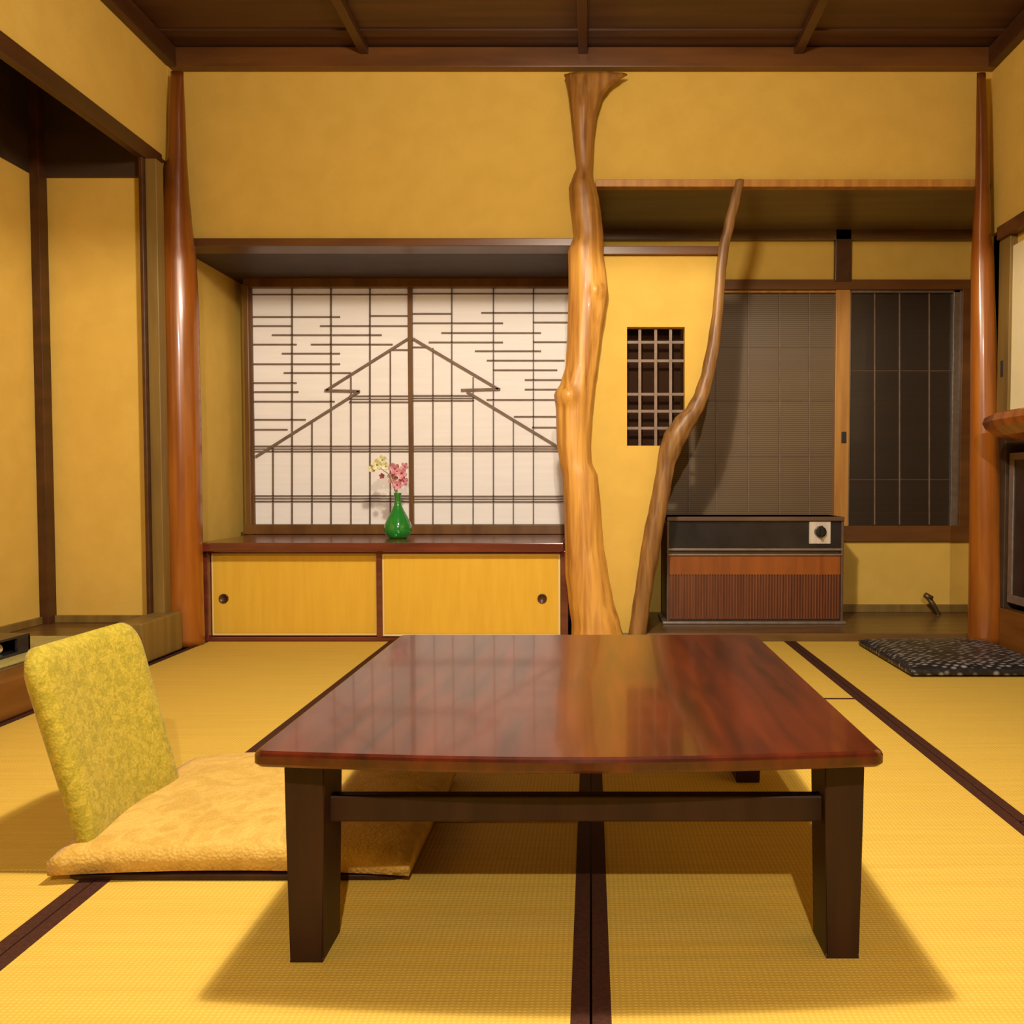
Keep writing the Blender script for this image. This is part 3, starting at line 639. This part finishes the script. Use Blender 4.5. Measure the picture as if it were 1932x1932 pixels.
# ------------------------------------------------------------ black cushion on the right
def basket_mat():
    m = bpy.data.materials.new('black_grey_basket_weave'); m.use_nodes = True; nt = m.node_tree; b = nt.nodes['Principled BSDF']
    b.inputs['Roughness'].default_value = 0.4
    tc = nt.nodes.new('ShaderNodeTexCoord'); mp = nt.nodes.new('ShaderNodeMapping'); mp.inputs['Rotation'].default_value = (0, 0, 0.6); mp.inputs['Scale'].default_value = (30, 52, 30)
    v = nt.nodes.new('ShaderNodeTexVoronoi'); v.inputs['Scale'].default_value = 1; v.inputs['Randomness'].default_value = 0.45
    nt.links.new(tc.outputs['Object'], mp.inputs[0]); nt.links.new(mp.outputs[0], v.inputs['Vector'])
    r = nt.nodes.new('ShaderNodeValToRGB'); e = r.color_ramp.elements
    e[0].position = 0.12; e[0].color = (0.30, 0.28, 0.27, 1); e[1].position = 0.42; e[1].color = (0.012, 0.011, 0.012, 1)
    nt.links.new(v.outputs['Distance'], r.inputs[0]); nt.links.new(r.outputs[0], b.inputs['Base Color'])
    bp = nt.nodes.new('ShaderNodeBump'); bp.inputs['Strength'].default_value = 0.8; bp.inputs['Distance'].default_value = 0.006; bp.invert = True
    nt.links.new(v.outputs['Distance'], bp.inputs['Height']); nt.links.new(bp.outputs[0], b.inputs['Normal'])
    return m
o = cushion('floor_cushion', 1.165, 1.705, 2.87, 3.44, 0.002, 0.048, basket_mat(), None, edge=0.0)
tag(o, 'flat black and grey woven floor cushion on the straw mat at right', 'cushion')

# ------------------------------------------------------------ right wall: sliding door, slab shelf, television
d1 = sempty('door_1', (XR + 0.01, 2.4, 1.0))
boxes('stile', [(XR - 0.012, XR + 0.02, 3.36, 3.45, 0.98, 1.745)], OLIVE, d1, bev=0.002)
boxes('finger_pull', [(XR - 0.016, XR - 0.011, 3.40, 3.415, PZ(710, 3.4), PZ(680, 3.4))], BLACK, d1)
boxes('door_panel', [(XR, XR + 0.02, 1.5, 3.36, 0.98, 1.70)], CREAM, d1, bev=0.001)
bm = bmesh.new()
prof = [(2.2, 0.982), (1.575, 0.982), (1.558, 0.975), (1.550, 0.950), (1.562, 0.925), (1.600, 0.895), (1.66, 0.870), (2.2, 0.870)]
R = []
for k in range(25):
    t = k / 24; y = 1.4 + (3.24 - 1.4) * t; wob = 0.010 * noise.noise(Vector((0, y * 4, 0))); endf = 1.0 if k < 23 else (0.93 if k == 23 else 0.85)
    R.append([bm.verts.new((2.2 + (x + wob * (x < 1.65) - 2.2) * (1 - (1 - endf) * 0.4), y, 0.94 + (z - 0.94) * endf)) for x, z in prof])
for a, b in zip(R, R[1:]):
    for i in range(8): bm.faces.new((a[i], a[(i + 1) % 8], b[(i + 1) % 8], b[i]))
bm.faces.new(R[0]); bm.faces.new(R[-1])
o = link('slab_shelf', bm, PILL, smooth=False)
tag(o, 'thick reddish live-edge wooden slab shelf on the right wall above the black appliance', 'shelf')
tv = thing('television', 'black boxy television on the raised wooden ledge under the slab shelf at right', 'television', (1.95, 3.0, 0.17))
boxes('cabinet', [(1.792, 2.15, 2.60, 3.385, 0.20, 0.835)], BLACK, tv, bev=0.008)
boxes('screen_bezel', [(1.778, 1.792, 2.60, 3.385, 0.20, 0.235), (1.778, 1.792, 2.60, 3.385, 0.805, 0.835), (1.778, 1.792, 3.35, 3.385, 0.235, 0.805)], GREY, tv, bev=0.002)
boxes('screen', [(1.784, 1.792, 2.62, 3.35, 0.235, 0.805)], BLACK, tv)
boxes('foot', [(1.84, 2.1, 2.7, 3.3, 0.1705, 0.202)], BLACK, tv)
struct(boxes('floor_right', [(XR + 0.02, 2.25, 1.35, 3.42, -0.02, 0.17)], FLOORB)).name = 'floor_ledge'
trim([(XR, XR + 0.025, 1.35, 3.42, 0.0, 0.17)], KAM)
trim([(XR + 0.005, 2.3, 3.40, 3.47, 0.17, 1.1)], DWB)

# ------------------------------------------------------------ alcove things at left
o = boxes('woven_mat', [(-2.24, -1.865, 1.2, 3.0, 0.1185, 0.128)], GREENM, bev=0.003)
tag(o, 'thin olive-green woven mat on the raised alcove floor at left', 'mat')
bx = thing('lacquer_box', 'open-fronted black lacquer box on the green mat in the left alcove', 'box', (-2.05, 2.46, 0.128))
boxes('box_body', [(-2.2, -1.93, 2.2, 2.72, 0.1285, 0.138), (-2.2, -1.93, 2.2, 2.72, 0.184, 0.192), (-2.2, -1.93, 2.71, 2.72, 0.137, 0.185), (-2.2, -2.19, 2.2, 2.72, 0.137, 0.185),
                   (-1.94, -1.93, 2.66, 2.72, 0.137, 0.185)], BLACK, bx, bev=0.001)
bm = bmesh.new(); tube(bm, [(-1.975, 2.3, 0.1555), (-1.975, 2.63, 0.1555)], [0.017, 0.017], 16)
o = link('paper_roll', bm, CREAM, smooth=False); tag(o, 'pale rolled paper inside the open black lacquer box', 'roll')
o = boxes('wood_block', [(-1.842, -1.737, 3.06, 3.365, 0.002, 0.165)], OLIVE, bev=0.008)
tag(o, 'dark olive wooden block on the alcove edge at the foot of the left pillar', 'block')
